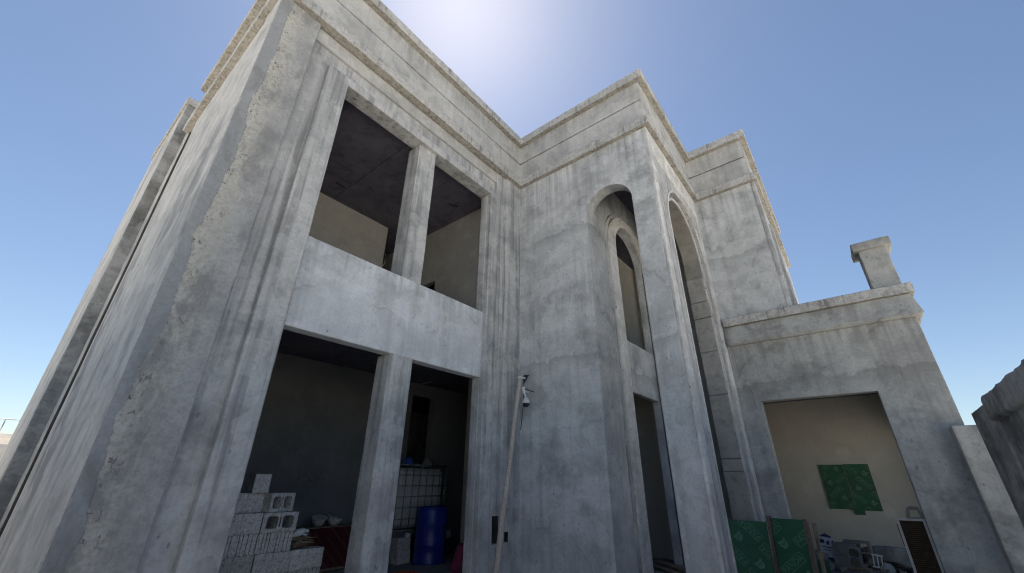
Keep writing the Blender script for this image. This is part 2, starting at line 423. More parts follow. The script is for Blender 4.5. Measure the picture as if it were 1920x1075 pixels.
def sweep(name, path, prof, mat, parent=None, step=.07, ja=.006, jb=.006, ends=True):
    """Profile (out, z) swept along a plan path with mitred corners; outside lies right of the heading."""
    n = len(path); dirs = []
    for i in range(n-1):
        d = Vector((path[i+1][0]-path[i][0], path[i+1][1]-path[i][1])).normalized(); dirs.append(d)
    nr = [Vector((d.y, -d.x)) for d in dirs]
    miter = []
    for i in range(n):
        if i == 0: miter.append(nr[0])
        elif i == n-1: miter.append(nr[-1])
        else:
            a, b = nr[i-1], nr[i]; m = (a+b); m = m/ (1+a.dot(b)); miter.append(m)
    # dense profile so the arrises can crumble
    pr = []
    k = len(prof)
    for i in range(k):
        a, b = prof[i], prof[(i+1) % k]; L = math.dist(a, b); q = max(1, int(L/.05))
        pr.append(a)
        if L > .05:
            t0 = .012/L
            pr.append((a[0]+(b[0]-a[0])*t0, a[1]+(b[1]-a[1])*t0))
            for j in range(1, q): pr.append((a[0]+(b[0]-a[0])*j/q, a[1]+(b[1]-a[1])*j/q))
            pr.append((b[0]-(b[0]-a[0])*t0, b[1]-(b[1]-a[1])*t0))
    stn = []
    for i in range(n-1):
        L = math.dist(path[i], path[i+1]); q = max(1, int(L/step))
        for j in range(q):
            f = j/q; stn.append((Vector(path[i]).lerp(Vector(path[i+1]), f), miter[i].lerp(miter[i+1], f) if False else None, i, f))
    stn.append((Vector(path[-1]), None, n-2, 1.0))
    verts = []; faces = []; m = len(pr)
    for p, _, i, f in stn:
        for (o, z) in pr:
            A = Vector(path[i])+miter[i]*o; B = Vector(path[i+1])+miter[i+1]*o
            w = A.lerp(B, f)
            verts.append(jitv((w.x, w.y, z), ja, jb))
    for s in range(len(stn)-1):
        for j in range(m):
            a = s*m+j; b = s*m+(j+1) % m
            faces.append((a, b, b+m, a+m))
    if ends:
        faces.append(tuple(range(m))[::-1]); faces.append(tuple(range((len(stn)-1)*m, len(stn)*m)))
    o = mk(name, verts, faces, mat, parent, True)
    bm = bmesh.new(); bm.from_mesh(o.data); bmesh.ops.recalc_face_normals(bm, faces=bm.faces); bm.to_mesh(o.data); bm.free()
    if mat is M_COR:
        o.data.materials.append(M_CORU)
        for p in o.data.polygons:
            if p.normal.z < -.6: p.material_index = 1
    return o

def tube(name, pts, rad, mat, parent=None, n=8, local=False, wob=0.0, smooth=True):
    pts = [Vector(p) for p in pts]; verts = []; faces = []
    rads = rad if isinstance(rad, (list, tuple)) else [rad]*len(pts)
    for i, p in enumerate(pts):
        d = (pts[min(i+1, len(pts)-1)]-pts[max(i-1, 0)]).normalized()
        a = d.cross(Vector((0, 0, 1)));  a = a if a.length > .05 else d.cross(Vector((1, 0, 0)))
        a.normalize(); b = d.cross(a)
        for k in range(n):
            t = 2*math.pi*k/n; r = rads[i]*(1+wob*noise.noise(p*7+Vector((k, 0, 0))))
            verts.append(p+a*math.cos(t)*r+b*math.sin(t)*r)
    for i in range(len(pts)-1):
        for k in range(n):
            faces.append((i*n+k, i*n+(k+1) % n, (i+1)*n+(k+1) % n, (i+1)*n+k))
    faces.append(tuple(range(n))[::-1]); faces.append(tuple(range((len(pts)-1)*n, len(pts)*n)))
    return mk(name, verts, faces, mat, parent, smooth, local)

def lathe(name, prof, mat, parent=None, c=(0, 0, 0), n=32, local=True, smooth=True, fx=1.0):
    verts = []; faces = []; m = len(prof)
    for i in range(n):
        t = 2*math.pi*i/n
        for r, z in prof: verts.append((c[0]+r*math.cos(t)*fx, c[1]+r*math.sin(t), c[2]+z))
    for i in range(n):
        for j in range(m-1):
            a = i*m+j; b = ((i+1) % n)*m+j; faces.append((a, b, b+1, a+1))
    faces.append([i*m for i in range(n)][::-1]); faces.append([i*m+m-1 for i in range(n)])
    return mk(name, verts, faces, mat, parent, smooth, local)

def bx(name, x0, x1, y0, y1, z0, z1, mat, parent=None, local=True, bev=.003):
    bm = bmesh.new()
    vs_ = [bm.verts.new(p) for p in ((x0,y0,z0),(x1,y0,z0),(x1,y1,z0),(x0,y1,z0),(x0,y0,z1),(x1,y0,z1),(x1,y1,z1),(x0,y1,z1))]
    for f in ((3,2,1,0),(4,5,6,7),(0,1,5,4),(1,2,6,5),(2,3,7,6),(3,0,4,7)): bm.faces.new([vs_[i] for i in f])
    if bev: bmesh.ops.bevel(bm, geom=bm.edges[:], offset=bev, segments=1, affect='EDGES')
    V = [tuple(v.co) for v in bm.verts]; bm.verts.index_update(); F = [[v.index for v in f.verts] for f in bm.faces]; bm.free()
    return mk(name, V, F, mat, parent, False, local)

# ------------------------------------------------------------------ setting
g = mk('ground', [(-600,-600,-.08),(600,-600,-.08),(600,600,-.08),(-600,600,-.08)], [(0,1,2,3)], M_GROUND); g['kind'] = 'structure'

# ------------------------------------------------------------------ the villa
H = thing('concrete_villa', 'unfinished two-storey grey cement villa with arched porch and open window holes', 'house', (5, 6, 0))
ZC = 7.66          # underside of the cornice band
ZP = 8.95          # underside of the parapet cap
ZT = 9.15
YF, YR, YS = 4.80, 4.92, 4.887
XI, XC = 6.18, .62
XL, XR = 1.795, 5.172   # opening jambs
# front bay: backing wall with the tall opening cut out
wall = ubox('front_wall', [(.66, 5.44, 4.905, 5.08, -.1, 7.9), (5.40, 6.30, 4.842, 5.08, -.1, 7.9)], M_PL2, H, cut=[(XL+.01, XR-.01, 4, 6, -.2, 6.93), (5.535, 5.70, 4.5, 4.99, .47, .85), (5.79, 5.895, 4.5, 4.99, .48, .62)])
ubox('corner_pilaster', [(XC, 1.19, YF, 5.02, -.1, 7.75)], M_PIL, H, step=.13)
ubox('inner_pilaster', [(5.69, 6.24, YF, 5.0, -.1, 7.75)], M_PL2, H, cut=[(5.79, 5.895, 4.5, 5.1, .48, .62)])
ubox('opening_frame', [(1.46, XL, YF, 5.09, -.1, 7.07), (XR, 5.43, YF, 5.09, -.1, 7.07), (1.46, 5.43, YF, 5.09, 6.92, 7.07)], M_PL2, H, step=.12)
ubox('lintel_soffit', [(XL+.01, XR-.01, 5.0, 5.10, 6.925, 7.2)], M_SOFF, H)
ubox('spandrel', [(XL-.02, XR+.02, YS, 5.07, 2.975, 4.205)], M_SPAN, H, step=.12)
ubox('window_mullion', [(3.305, 3.69, YS+.003, 5.22, 4.20, 6.95)], M_PL2, H, step=.12)
ubox('ground_pillar', [(3.305, 3.70, YS+.003, 5.21, -.1, 2.98)], M_PL2, H, step=.12)
for xp in (2.0, 2.75, 4.45): lathe('tie_plug', [(.028, 0), (.028, -.006), (.012, -.008)], M_JAMB, H, (xp-5, 4.93-6, 6.918), 12)
# side wall facing left, and the joint beside the rear block
ubox('side_wall', [(XC+.004, .86, 5.02, 8.53, -.1, 7.9), (XC+.14, .86, 8.5, 9.5, -.1, 7.9), (XC+.002, .86, 8.975, 9.5, -.1, 7.9)], M_SIDE, H)
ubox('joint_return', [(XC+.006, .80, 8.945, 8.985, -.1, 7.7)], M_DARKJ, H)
ubox('side_pilaster', [(XC-.012, .8, YF+.01, 5.35, -.1, 7.7)], M_SIDE, H, step=.14)
ubox('rear_block', [(.44, 3.0, 9.48, 12.3, -.1, 8.7)], M_SIDE, H)
ubox('rear_block_front', [(.444, .72, 9.465, 9.55, -.1, 8.68)], M_BACK, H)
sweep('rear_cap', [(.44, 12.2), (.44, 9.47), (1.2, 9.47)], [(-.15, 8.66), (.035, 8.66), (.04, 8.83), (-.15, 8.83)], M_COR, H)
# parapet in two courses with a shadow groove
PATH = [(XC, 9.05), (XC, YF), (XI, YF), (XI, 1.69), (9.27, 1.69), (9.27, .39), (14.6, .39)]
sweep('parapet_course', PATH, [(-.2, 7.80), (0, 7.80), (0, 8.418), (-.2, 8.418)], M_PARA, H, step=.15, ja=.003, jb=.0015)
sweep('parapet_course', PATH, [(-.2, 8.456), (0, 8.456), (0, ZP+.03), (-.2, ZP+.03)], M_PARA, H, step=.15, ja=.003, jb=.0015)
sweep('parapet_core', PATH, [(-.22, 7.4), (-.06, 7.4), (-.06, 8.98), (-.22, 8.98)], M_PARA, H, step=.4, ja=0, jb=0)
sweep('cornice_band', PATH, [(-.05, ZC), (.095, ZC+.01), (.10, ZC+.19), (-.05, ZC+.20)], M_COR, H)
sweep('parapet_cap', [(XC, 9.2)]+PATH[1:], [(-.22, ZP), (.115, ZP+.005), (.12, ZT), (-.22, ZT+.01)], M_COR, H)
# roof slab and hidden rear walls close the volume
ubox('roof_slab', [(.7, 6.3, 5.0, 12.0, 7.12, 7.42), (6.25, 9.4, 1.9, 12.0, 7.69, 7.95), (9.3, 14.4, .6, 12.0, 7.69, 7.95)], M_CEIL, H, step=1.5, ja=0, jb=0)
ubox('rear_wall', [(.7, 14.5, 11.9, 12.15, -.1, 8.9), (14.3, 14.6, .6, 12.0, -.1, 7.9)], M_PL, H, step=2, ja=0, jb=0)

# ground-floor and upper rooms behind the front bay
ubox('floor_slab', [(.7, 14.4, 5.0, 12, -.09, 0), (6.3, 9.3, 1.75, 5.0, -.09, 0), (9.3, 14.4, -1.2, 5.0, -.09, 0)], M_FLOOR, H, step=1, ja=.001, jb=.001)
ubox('upper_floor_slab', [(.7, 6.32, 5.04, 12, 3.5, 3.72), (6.2, 14.4, 3.285, 12, 3.5, 3.72)], M_CEIL, H, step=1, ja=0, jb=0)
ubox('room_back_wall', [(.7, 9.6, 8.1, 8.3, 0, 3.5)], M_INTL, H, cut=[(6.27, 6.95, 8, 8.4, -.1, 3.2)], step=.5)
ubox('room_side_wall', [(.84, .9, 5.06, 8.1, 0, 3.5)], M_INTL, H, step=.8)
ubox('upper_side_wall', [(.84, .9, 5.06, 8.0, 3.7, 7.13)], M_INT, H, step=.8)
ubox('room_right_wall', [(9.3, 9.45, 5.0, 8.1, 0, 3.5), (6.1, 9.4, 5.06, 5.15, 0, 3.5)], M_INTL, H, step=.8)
ubox('upper_back_wall', [(.85, 4.76, 7.9, 8.05, 3.7, 7.13)], M_INT, H, step=.5)
ubox('upper_right_wall', [(5.58, 5.72, 5.08, 10, 3.7, 7.13)], M_INT, H, cut=[(5.5, 5.8, 6.88, 7.75, 3.6, 5.62)], step=.5)
ubox('upper_hall_wall', [(4.6, 5.7, 10.0, 10.15, 3.7, 7.13)], M_INT, H, step=.8)
ceil = mk('ceiling', [(.86,5.08,7.118),(5.6,5.08,7.118),(5.6,10,7.118),(.86,10,7.118)], [(0,1,2,3)], M_CEIL, H)
for i in range(4):
    for j in range(3):
        x0 = .88+i*1.19; y0 = 5.10+j*1.64
        dz = random.uniform(-.006, .006)
        ubox('formwork_panel', [(x0, x0+1.182, y0, y0+1.63, 7.088+dz, 7.13)], M_CEIL, ceil, step=.6, b=.004, ja=.001, jb=.001)
for (x, y, a) in ((3.6, 6.9, .5), (4.35, 6.5, .2), (4.75, 7.2, 1.0), (5.1, 5.9, -.3), (3.1, 7.3, .1)):
    d = Vector((math.cos(a), math.sin(a)))*.11
    tube('timber_sliver', [(x-d.x, y-d.y, 7.075), (x, y, 7.066), (x+d.x, y+d.y, 7.078)], .012, M_BLACK, H, 5)
tube('conduit_pipe', [(4.80, 8.15, 6.2), (4.95, 8.2, 6.18), (5.0, 8.2, 6.3), (4.98, 8.2, 6.55)], .016, M_WHITE, H)
tube('conduit_pipe', [(4.72, 8.4, 5.2), (5.0, 8.5, 5.02), (5.2, 8.6, 5.2)], .013, M_CABLE, H)
tube('ceiling_cable', [(2.1, 5.6, 3.47), (2.35, 5.9, 3.44), (2.3, 6.7, 3.47)], .007, M_CABLE, H)
for k, (dx, w_) in enumerate(((0, .13), (.20, .075), (.33, .085), (.46, .05))):
    bx('wall_socket', 3.92+dx, 3.92+dx+w_, 8.075, 8.105, 1.305+.01*k, 1.365+.008*((k*3)%4), M_GREY, H, local=False)

# porch: left wall with the narrow arch, front wall with the wide stepped arch
ZPO = 7.78
a1 = arch_pts(2.15, 3.11, 6.19)
out = [(2.13, ZPO), (2.13, -.1), (2.15, -.1)]+a1+[(3.11, -.1), (4.86, -.1), (4.86, ZPO)]
slab('porch_side_wall', out, 'x', XI, 6.44, M_PL, H)
def front_slab(name, x0, x1, xa, xb, sp, y0, y1, mat):
    a = arch_pts(xa, xb, sp, n=36)
    o = [(x0, ZPO), (x0, -.1), (xa, -.1)]+a+[(xb, -.1), (x1, -.1), (x1, ZPO)]
    return slab(name, o, 'y', y0, y1, mat, H)
front_slab('arch_outer_order', XI+.002, 9.28, 6.76, 8.99, 5.80, 1.712, 1.79, M_PL2)
front_slab('arch_inner_order', XI+.001, 9.285, 6.905, 8.87, 5.80, 1.79, 2.13, M_SOFF)
M_STRIP = plaster('plaster_bright_chipped', light=(.70,.69,.67), mid=(.60,.595,.58), dark=(.28,.27,.26), streak=.35, seed=11.3, stain=.45, pits=.8, tint=(.58,.58,.57))  # pale plaster; bounce light on the pier strip is put into this colour
ubox('arch_surround', [(XI-.003, 6.39, 1.688, 1.74, -.1, 7.7), (9.07, 9.275, 1.688, 1.74, -.1, 7.7), (6.3, 9.2, 1.69, 1.74, 7.12, 7.7)], M_STRIP, H, step=.12)
ubox('porch_pier', [(XI-.005, 6.5, 1.74, 2.145, -.1, 7.75)], M_PL, H, step=.13)
def ring(name, cx0, cx1, sp, w, y0, y1, mat, rz=None):
    r = (cx1-cx0)/2
    ao = arch_pts(cx0-w, cx1+w, sp, n=36, rz=r+w); ai = arch_pts(cx0, cx1, sp, n=36, rz=r)
    return slab(name, [(cx0-w, -.1)]+ao+[(cx1+w, -.1), (cx1, -.1)]+ai[::-1]+[(cx0, -.1)], 'y', y0, y1, mat, H)
ring('arch_bead', 6.755, 8.995, 5.80, .045, 1.690, 1.715, M_STRIP)
ring('arch_bead', 6.90, 8.875, 5.80, .05, 1.765, 1.792, M_STRIP)
# bare blocks of the right jamb, each with its joint
jz = [-.1, .62, 1.55, 1.765, 2.918, 3.785, 4.517, 4.879, 5.45]
for a, b_ in zip(jz[:-1], jz[1:]):
    d = random.uniform(-.008, .008)
    ubox('jamb_block', [(8.83+d, 8.90, 1.783+random.uniform(-.006, .006), 2.128, a+.006, b_-.006)], M_JAMB, H, step=.12, ja=.004, jb=.004, chip=.01)
ubox('jamb_strip', [(8.88, 8.935, 1.745, 1.80, -.1, 5.8)], M_PL2, H)
# porch back wall with the tall arched doorway
YD = 3.11
a2 = arch_pts(7.33, 8.91, 5.98, n=32)
out = [(6.44, ZPO), (6.44, -.1), (7.33, -.1)]+a2+[(8.91, -.1), (9.35, -.1), (9.35, ZPO)]
slab('porch_back_wall', out, 'y', YD, 3.29, M_PL, H)
ao = arch_pts(7.00, 9.24, 5.94, n=32, rz=1.06); ai = arch_pts(7.33, 8.91, 5.98, n=32)
out = [(7.00, -.1)]+ao+[(9.24, -.1), (8.91, -.1)]+ai[::-1]+[(7.33, -.1)]
slab('door_surround', out, 'y', YD-.06, YD+.02, M_STRIP, H)
ao = arch_pts(6.90, 9.29, 5.94, n=32, rz=1.15); ai = arch_pts(6.985, 9.255, 5.94, n=32, rz=1.075)
out = [(6.90, -.1)]+ao+[(9.29, -.1), (9.255, -.1)]+ai[::-1]+[(6.985, -.1)]
slab('door_moulding', out, 'y', YD-.028, YD+.01, M_PL2, H)
ubox('door_spandrel', [(7.31, 8.93, 3.16, 3.28, 2.92, 3.96)], M_PL, H)
ubox('porch_return_wall', [(9.3, 9.5, 2.1, 3.285, 0, 7.8)], M_INTL, H, step=.6)  # shaded plaster copy darkens the porch gap by colour
ubox('landing_wall', [(6.5, 10.8, 4.0, 4.15, 3.7, 7.2), (10.65, 10.8, 3.7, 4.1, 3.7, 7.2)], M_INTW, H, step=.6)
ubox('landing_ceiling', [(6.5, 10.7, 3.285, 4.05, 7.1, 7.25)], M_CEIL, H, step=.6)
ubox('hall_wall', [(6.4, 6.55, 3.2, 8.1, 0, 7.7), (9.3, 9.5, 3.24, 8.1, 0, 3.6), (6.4, 9.4, 6.2, 6.4, 0, 7.7)], M_INT, H, cut=[(6.3, 6.7, 6.4, 8.2, -.1, 3.5), (6.3, 9.25, 6.5, 8.2, -.1, 3.5), (6.6, 9.28, 6.0, 6.5, -.1, 3.5)], step=.8)

# right block and the low wing
ubox('right_block', [(9.27, 9.5, .39, 1.75, 4.2, 7.9), (9.27, 14.5, .39, .62, 4.2, 7.9)], M_PL, H, step=.2, cut=[(9.75, 10.55, .2, .8, 4.7, 6.95), (11.1, 13.2, .2, .8, 4.7, 6.95)])
ubox('right_block_pilaster', [(9.262, 9.62, .362, .45, 4.3, 7.7), (10.6, 11.0, .34, .45, 4.3, 7.2)], M_PL2, H)
ubox('wing_wall', [(9.272, 9.47, -1.27, 1.76, -.1, 4.4), (9.272, 14.5, -1.27, -1.07, -.1, 4.4)], M_WING, H, cut=[(9, 9.6, -.43, 1.312, -.2, 2.79), (10.4, 12.3, -1.5, -1.0, -.2, 2.4)])  # the cut in the far side is an unseen opening added to light the room
sweep('wing_cornice', [(9.27, 1.66), (9.27, -1.27), (14.4, -1.27)], [(-.1, 3.93), (.055, 3.93), (.10, 3.97), (.04, 4.335), (.03, 4.345), (-.1, 4.35)], M_WING, H, step=.12, ja=.004, jb=.003)
sweep('wing_cap', [(9.27, 1.66), (9.27, -1.27), (14.4, -1.27)], [(-.22, 4.345), (.105, 4.345), (.11, 4.515), (-.22, 4.53)], M_COR, H, step=.08)
ubox('wing_roof', [(9.4, 14.4, -1.1, 5.0, 3.3, 3.55)], M_CEIL, H, step=1, ja=0, jb=0)
ubox('wing_room_wall', [(13.0, 13.2, -1.1, 5, 0, 3.35), (9.45, 13.1, 3.2, 3.4, 0, 3.35)], M_INTW, H, step=.5)
post = ubox('parapet_post', [(9.44, 9.86, -1.30, -.90, 4.5, 5.42)], M_WING, H, step=.1)
ubox('post_cap', [(9.36, 9.94, -1.385, -.815, 5.40, 5.555)], M_WING, post, step=.1)
slab('wet_patch', [(-.62, .72), (-.56, .95), (-.44, .97), (-.36, .93), (-.31, .72)], 'x', 12.985, 13.0, M_JAMB, H, holes=[[(-.54, .76), (-.52, .89), (-.40, .89), (-.38, .76)]])
# boarded window in the wing room
bd = thing('window_shutter', 'pair of green printed plywood boards closing the window in the wing room', 'shutter', (12.97, .975, .86), (0, 0, -math.pi/2))

# ------------------------------------------------------------------ printing on the plywood
def text_mesh(s):
    c = bpy.data.curves.new('t', 'FONT'); c.body = s; c.size = 1.0; c.align_x = 'CENTER'; c.align_y = 'CENTER'; c.resolution_u = 2
    o = bpy.data.objects.new('t', c); COL.objects.link(o)
    dg = bpy.context.evaluated_depsgraph_get(); me = bpy.data.meshes.new_from_object(o.evaluated_get(dg))
    V = [tuple(v.co) for v in me.vertices]; F = [tuple(p.vertices) for p in me.polygons]
    bpy.data.objects.remove(o); bpy.data.curves.remove(c); bpy.data.meshes.remove(me)
    return V, F
TV, TF = text_mesh('PANDA')
def disc(cx, cy, r, n=16, ry=None):
    return [(cx+r*math.cos(2*math.pi*i/n), cy+(ry or r)*math.sin(2*math.pi*i/n)) for i in range(n)]
def logo():
    """banner: outlined lettering; emblem: round head with two ears, eyes and muzzle left bare"""
    V = [(x*.82, y*1.0) for x, y, z in TV]; F = [tuple(f) for f in TF]
    xs = [v[0] for v in V]; w = (max(xs)-min(xs))/2+.18; h = .52; t = .07
    def quad(a, b, c, d):
        i = len(V); V.extend([a, b, c, d]); F.append((i, i+1, i+2, i+3))
    quad((-w, h-t), (w, h-t), (w, h), (-w, h)); quad((-w, -h), (w, -h), (w, -h+t), (-w, -h+t))
    quad((-w, -h+t), (-w+t, -h+t), (-w+t, h-t), (-w, h-t)); quad((w-t, -h+t), (w, -h+t), (w, h-t), (w-t, h-t))
    return V, F
LOGO = logo()
def emblem():
    V = []; F = []
    outer = disc(0, 0, .55); holes = [disc(-.2, .1, .13, 10), disc(.2, .1, .13, 10), disc(0, -.2, .1, 8)]
    loops = [outer]+holes; tris = tessellate_polygon([[Vector((*p, 0)) for p in L] for L in loops])
    V = [p for L in loops for p in L]; F = [tuple(t) for t in tris]
    for cx in (-.45, .45):
        i = len(V); d = disc(cx, .48, .2, 10); V += d; F.append(tuple(range(i, i+10)))
    return V, F
EMB = emblem()
def clip_print(name, VF, cx, cz, size, ang, w, h, y, mat, parent):
    V, F = VF; ca, sa = math.cos(ang), math.sin(ang)
    bm = bmesh.new(); bv = [bm.verts.new((cx+size*(x*ca-z*sa), y, cz+size*(x*sa+z*ca))) for x, z in V]
    for f in F:
        try: bm.faces.new([bv[i] for i in f])
        except ValueError: pass
    for co, no in (((.004, 0, 0), (-1, 0, 0)), ((w-.004, 0, 0), (1, 0, 0)), ((0, 0, .004), (0, 0, -1)), ((0, 0, h-.004), (0, 0, 1))):
        bmesh.ops.bisect_plane(bm, geom=bm.verts[:]+bm.edges[:]+bm.faces[:], plane_co=co, plane_no=no, clear_outer=True)
    if not bm.faces: bm.free(); return
    bm.verts.index_update(); VV = [tuple(v.co) for v in bm.verts]; FF = [[v.index for v in f.verts] for f in bm.faces]; bm.free()
    mk(name, VV, FF, mat, parent, False, True)
def printed(parent, w, h, y, ang, size, flip=False, off=(0, 0), pitch=(.36, .30), mat=M_PRINT):
    a = ang+(math.pi if flip else 0)
    r = 0
    z = -.1+off[1]
    while z < h+.25:
        x = -.15+off[0]+(.5*pitch[0] if r % 2 else 0)
        while x < w+.2:
            clip_print('printed_lettering', LOGO, x, z, size, a, w, h, y, mat, parent)
            clip_print('printed_emblem', EMB, x+pitch[0]*(.36 if ang > 0 else -.36), z-pitch[1]*.36, size*.82, a*.3 if flip else a, w, h, y, mat, parent)
            x += pitch[0]
        z += pitch[1]; r += 1
def ply(parent, name, w, h, x0=0, z0=0, y0=0, t=.018, mat=M_GREEN, emat=M_EDGE):
    o = bx(name, x0, x0+w, y0, y0+t, z0, z0+h, mat, parent, bev=.001)
    o.data.materials.append(emat)
    for p in o.data.polygons:
        if abs(p.normal.y) < .5: p.material_index = 1
    return o

# window shutter: two boards and a patch below
b1 = ply(bd, 'board', .475, .925); b2 = ply(bd, 'board', .45, .95, .490, -.015, .012)
b1.location = (0, 0, 0)
printed(b1, .475, .925, -.0015, .75, .10, False, (.16, .14), (.38, .30))
b2p = bpy.data.objects.new('board_print', None)
bpy.data.objects.remove(b2p)
# second board printed in its own frame
def shift_prints(parent, dx, dz, dy):
    for c in parent.children:
        c.location = (dx, dy, dz)
printed(b2, .45, .95, .0105, -.75, .10, False, (.05, .06), (.38, .30)); shift_prints(b2, .490, -.015, 0)
bx('board_patch', .43, .62, -.016, 0, -.10, .015, M_GREEN, bd)

# leaning sheets in front of the porch jamb
s1 = thing('green_sheet', 'single green printed formwork sheet leaning at the porch arch jamb', 'plywood sheet', (8.42, 2.20, -.08), (math.radians(-13), 0, -math.pi/2))
p1 = ply(s1, 'panel', .625, .90)
printed(p1, .625, .90, -.0015, -.80, .125, True, (.0, .16), (.52, .36))
s2 = thing('green_sheet', 'stack of green printed formwork sheets between timber edges, left of wing opening', 'plywood sheet', (8.36, 1.50, -.08), (math.radians(-9), 0, -math.pi/2-.16))
for k in range(4):
    q = ply(s2, 'panel', .50-.006*k, .955-.008*k, .006*k, 0, .0195*k)
    if k == 0: printed(q, .50, .955, -.0015, .70, .13, False, (.1, .05), (.50, .40))
bx('edge_batten', .455, .50, -.03, -.002, 0, .965, M_EDGE, s2)
bx('edge_batten', -.06, -.008, -.01, .075, 0, .985, M_EDGE, s2)
t = thing('timber_plank', 'brown timber plank leaning beside the stacked green sheets', 'plank', (8.42, .97, -.08), (math.radians(-11), math.radians(2), -math.pi/2))
bx('plank_board', 0, .045, 0, .09, 0, .92, M_WOOD, t); bx('nail_cleat', .004, .041, -.02, 0, .55, .72, M_EDGE, t)
tag(bx('green_offcut', 9.7, 10.1, 1.0, 1.3, .0, .16, M_GREEN, None), 'low green plywood offcut lying behind the timber plank', 'plywood offcut')

# ------------------------------------------------------------------ concrete blocks
def block_mesh(kind):
    """0.4 x 0.2 x 0.2 m; local x length, y depth, z height, origin at base corner"""
    V = []; F = []
    L, D, Hh = .396, .196, .196
    if kind == 'hollow':       # two cores running front to back, seen end on
        bm = bmesh.new()
        o = [(0, 0), (L, 0), (L, Hh), (0, Hh)]
        def rr(x0, x1, z0, z1, r=.028):
            p = []
            for cx, cz, a0 in ((x1-r, z1-r, 0), (x0+r, z1-r, 90), (x0+r, z0+r, 180), (x1-r, z0+r, 270)):
                for k in range(4):
                    a = math.radians(a0+30*k); p.append((cx+r*math.cos(a), cz+r*math.sin(a)))
            return p
        holes = [rr(.045, .170, .034, .162), rr(.226, .351, .034, .162), [(.190, .05), (.206, .05), (.206, .15), (.190, .15)]]
        loops = [o]+holes; tris = tessellate_polygon([[Vector((*p, 0)) for p in X] for X in loops])
        flat = [p for X in loops for p in X]; n = len(flat)
        V = [(p[0], 0, p[1]) for p in flat]+[(p[0], D, p[1]) for p in flat]
        F = [tuple(t_) for t_ in tris]+[tuple(i+n for i in t_[::-1]) for t_ in tris]
        s = 0
        for X in loops:
            for i in range(len(X)):
                a, b_ = s+i, s+(i+1) % len(X); F.append((a, b_, b_+n, a+n))
            s += len(X)
        bm.free()
    elif kind == 'slotted':    # vertical saw-like slots in the face
        cuts = [0, .062, .098, .135, .215, .25, .30, .345, L]
        pts = []
        for i in range(len(cuts)-1):
            pts += [(cuts[i]+.0035, .0), (cuts[i+1]-.0035, .0)]
            if i < len(cuts)-2: pts += [(cuts[i+1]-.003, .022), (cuts[i+1]+.003, .022)]
        o = pts+[(L, .01), (L, D), (0, D), (0, .01)]
        tris = tessellate_polygon([[Vector((*p, 0)) for p in o]]); n = len(o)
        V = [(p[0], p[1], 0) for p in o]+[(p[0], p[1], Hh) for p in o]
        F = [tuple(t_) for t_ in tris]+[tuple(i+n for i in t_[::-1]) for t_ in tris]+[(i, (i+1) % n, (i+1) % n+n, i+n) for i in range(n)]
    else:
        nx, nz, ny = 8, 5, 4
        idx = {}
        def vid(p):
            k = tuple(round(c, 4) for c in p)
            if k not in idx: idx[k] = len(V); V.append(jitv(p, .004, .004))
            return idx[k]
        for ax in range(3):
            for sd_ in (0, 1):
                na, nb_ = [(ny, nz), (nx, nz), (nx, ny)][ax]
                for i in range(na):
                    for j in range(nb_):
                        q = []
                        for a, b_ in ((i, j), (i+1, j), (i+1, j+1), (i, j+1)):
                            u, v = a/na, b_/nb_
                            q.append([(sd_*L, u*D, v*Hh), (u*L, sd_*D, v*Hh), (u*L, v*D, sd_*Hh)][ax])
                        F.append([vid(p) for p in q])
    me = bpy.data.meshes.new('block_'+kind); me.from_pydata([tuple(v) for v in V], [], [tuple(f) for f in F]); me.update(); me.materials.append(M_BLK)
    bm = bmesh.new(); bm.from_mesh(me); bmesh.ops.recalc_face_normals(bm, faces=bm.faces); bm.to_mesh(me); bm.free()
    return me
BM = {k: block_mesh(k) for k in ('solid', 'hollow', 'slotted')}
M_BLKD = concrete_mat('darker_block', (.20,.20,.195), (.30,.30,.29), .5, 13)  # darker block tone used inside the wing
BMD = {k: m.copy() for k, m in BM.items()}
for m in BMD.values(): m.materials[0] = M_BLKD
def block(kind, x, y, z, label, rz=0, rx=0, ry=0, group='blocks stacked in the left ground-floor opening', sx=1.0):
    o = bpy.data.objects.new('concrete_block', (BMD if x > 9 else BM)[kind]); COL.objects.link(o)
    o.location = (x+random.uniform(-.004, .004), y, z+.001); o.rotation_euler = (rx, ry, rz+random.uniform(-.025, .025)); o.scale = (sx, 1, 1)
    tag(o, label, 'concrete block', group); return o
J = lambda a=.02: random.uniform(-a, a)
Y0 = 5.5
block('solid', 1.97, Y0+J(), 0, 'solid block at the foot of the stack, hidden mostly by the door jamb')
block('solid', 2.37, Y0+J(), 0, 'solid block at the foot of the stack, second from the jamb')
block('solid', 2.77, Y0+J(), 0, 'solid block at the foot of the stack, farthest from the jamb')
block('slotted', 1.97, Y0+J(), .2, 'slotted block low in the stack, next to the jamb')
block('solid', 2.37, Y0+J(), .2, 'solid block low in the stack, between two slotted blocks')
block('slotted', 2.775, Y0+J(), .2, 'slotted block under the loose sticks end of the stack')
block('solid', 1.965, Y0+J(), .4, 'solid block in the third course, beside the jamb')
block('solid', 2.365, Y0+J(), .4, 'solid block in the third course, middle of three')
block('solid', 2.77, Y0+J(), .4, 'solid block with a chipped face carrying the bundle of sticks', .03)
block('slotted', 1.957, Y0+J(), .6, 'slotted block of the fourth course, left one by the jamb')
block('slotted', 2.357, Y0+J(), .6, 'slotted block of the fourth course, right one beside the sticks')
block('solid', 1.955, Y0+J(), .8, 'speckled solid block beside the lower hollow block')
block('hollow', 2.362, Y0-.01, .8, 'lower hollow block of the stack, its two holes facing out', .02)
block('hollow', 2.40, Y0+.0, 1.0, 'upper hollow block of the stack, turned so its end shows', .30, sx=.86)
block('solid', 1.99, Y0+.06, 1.0, 'block in the dark beside the upper hollow block', .12)
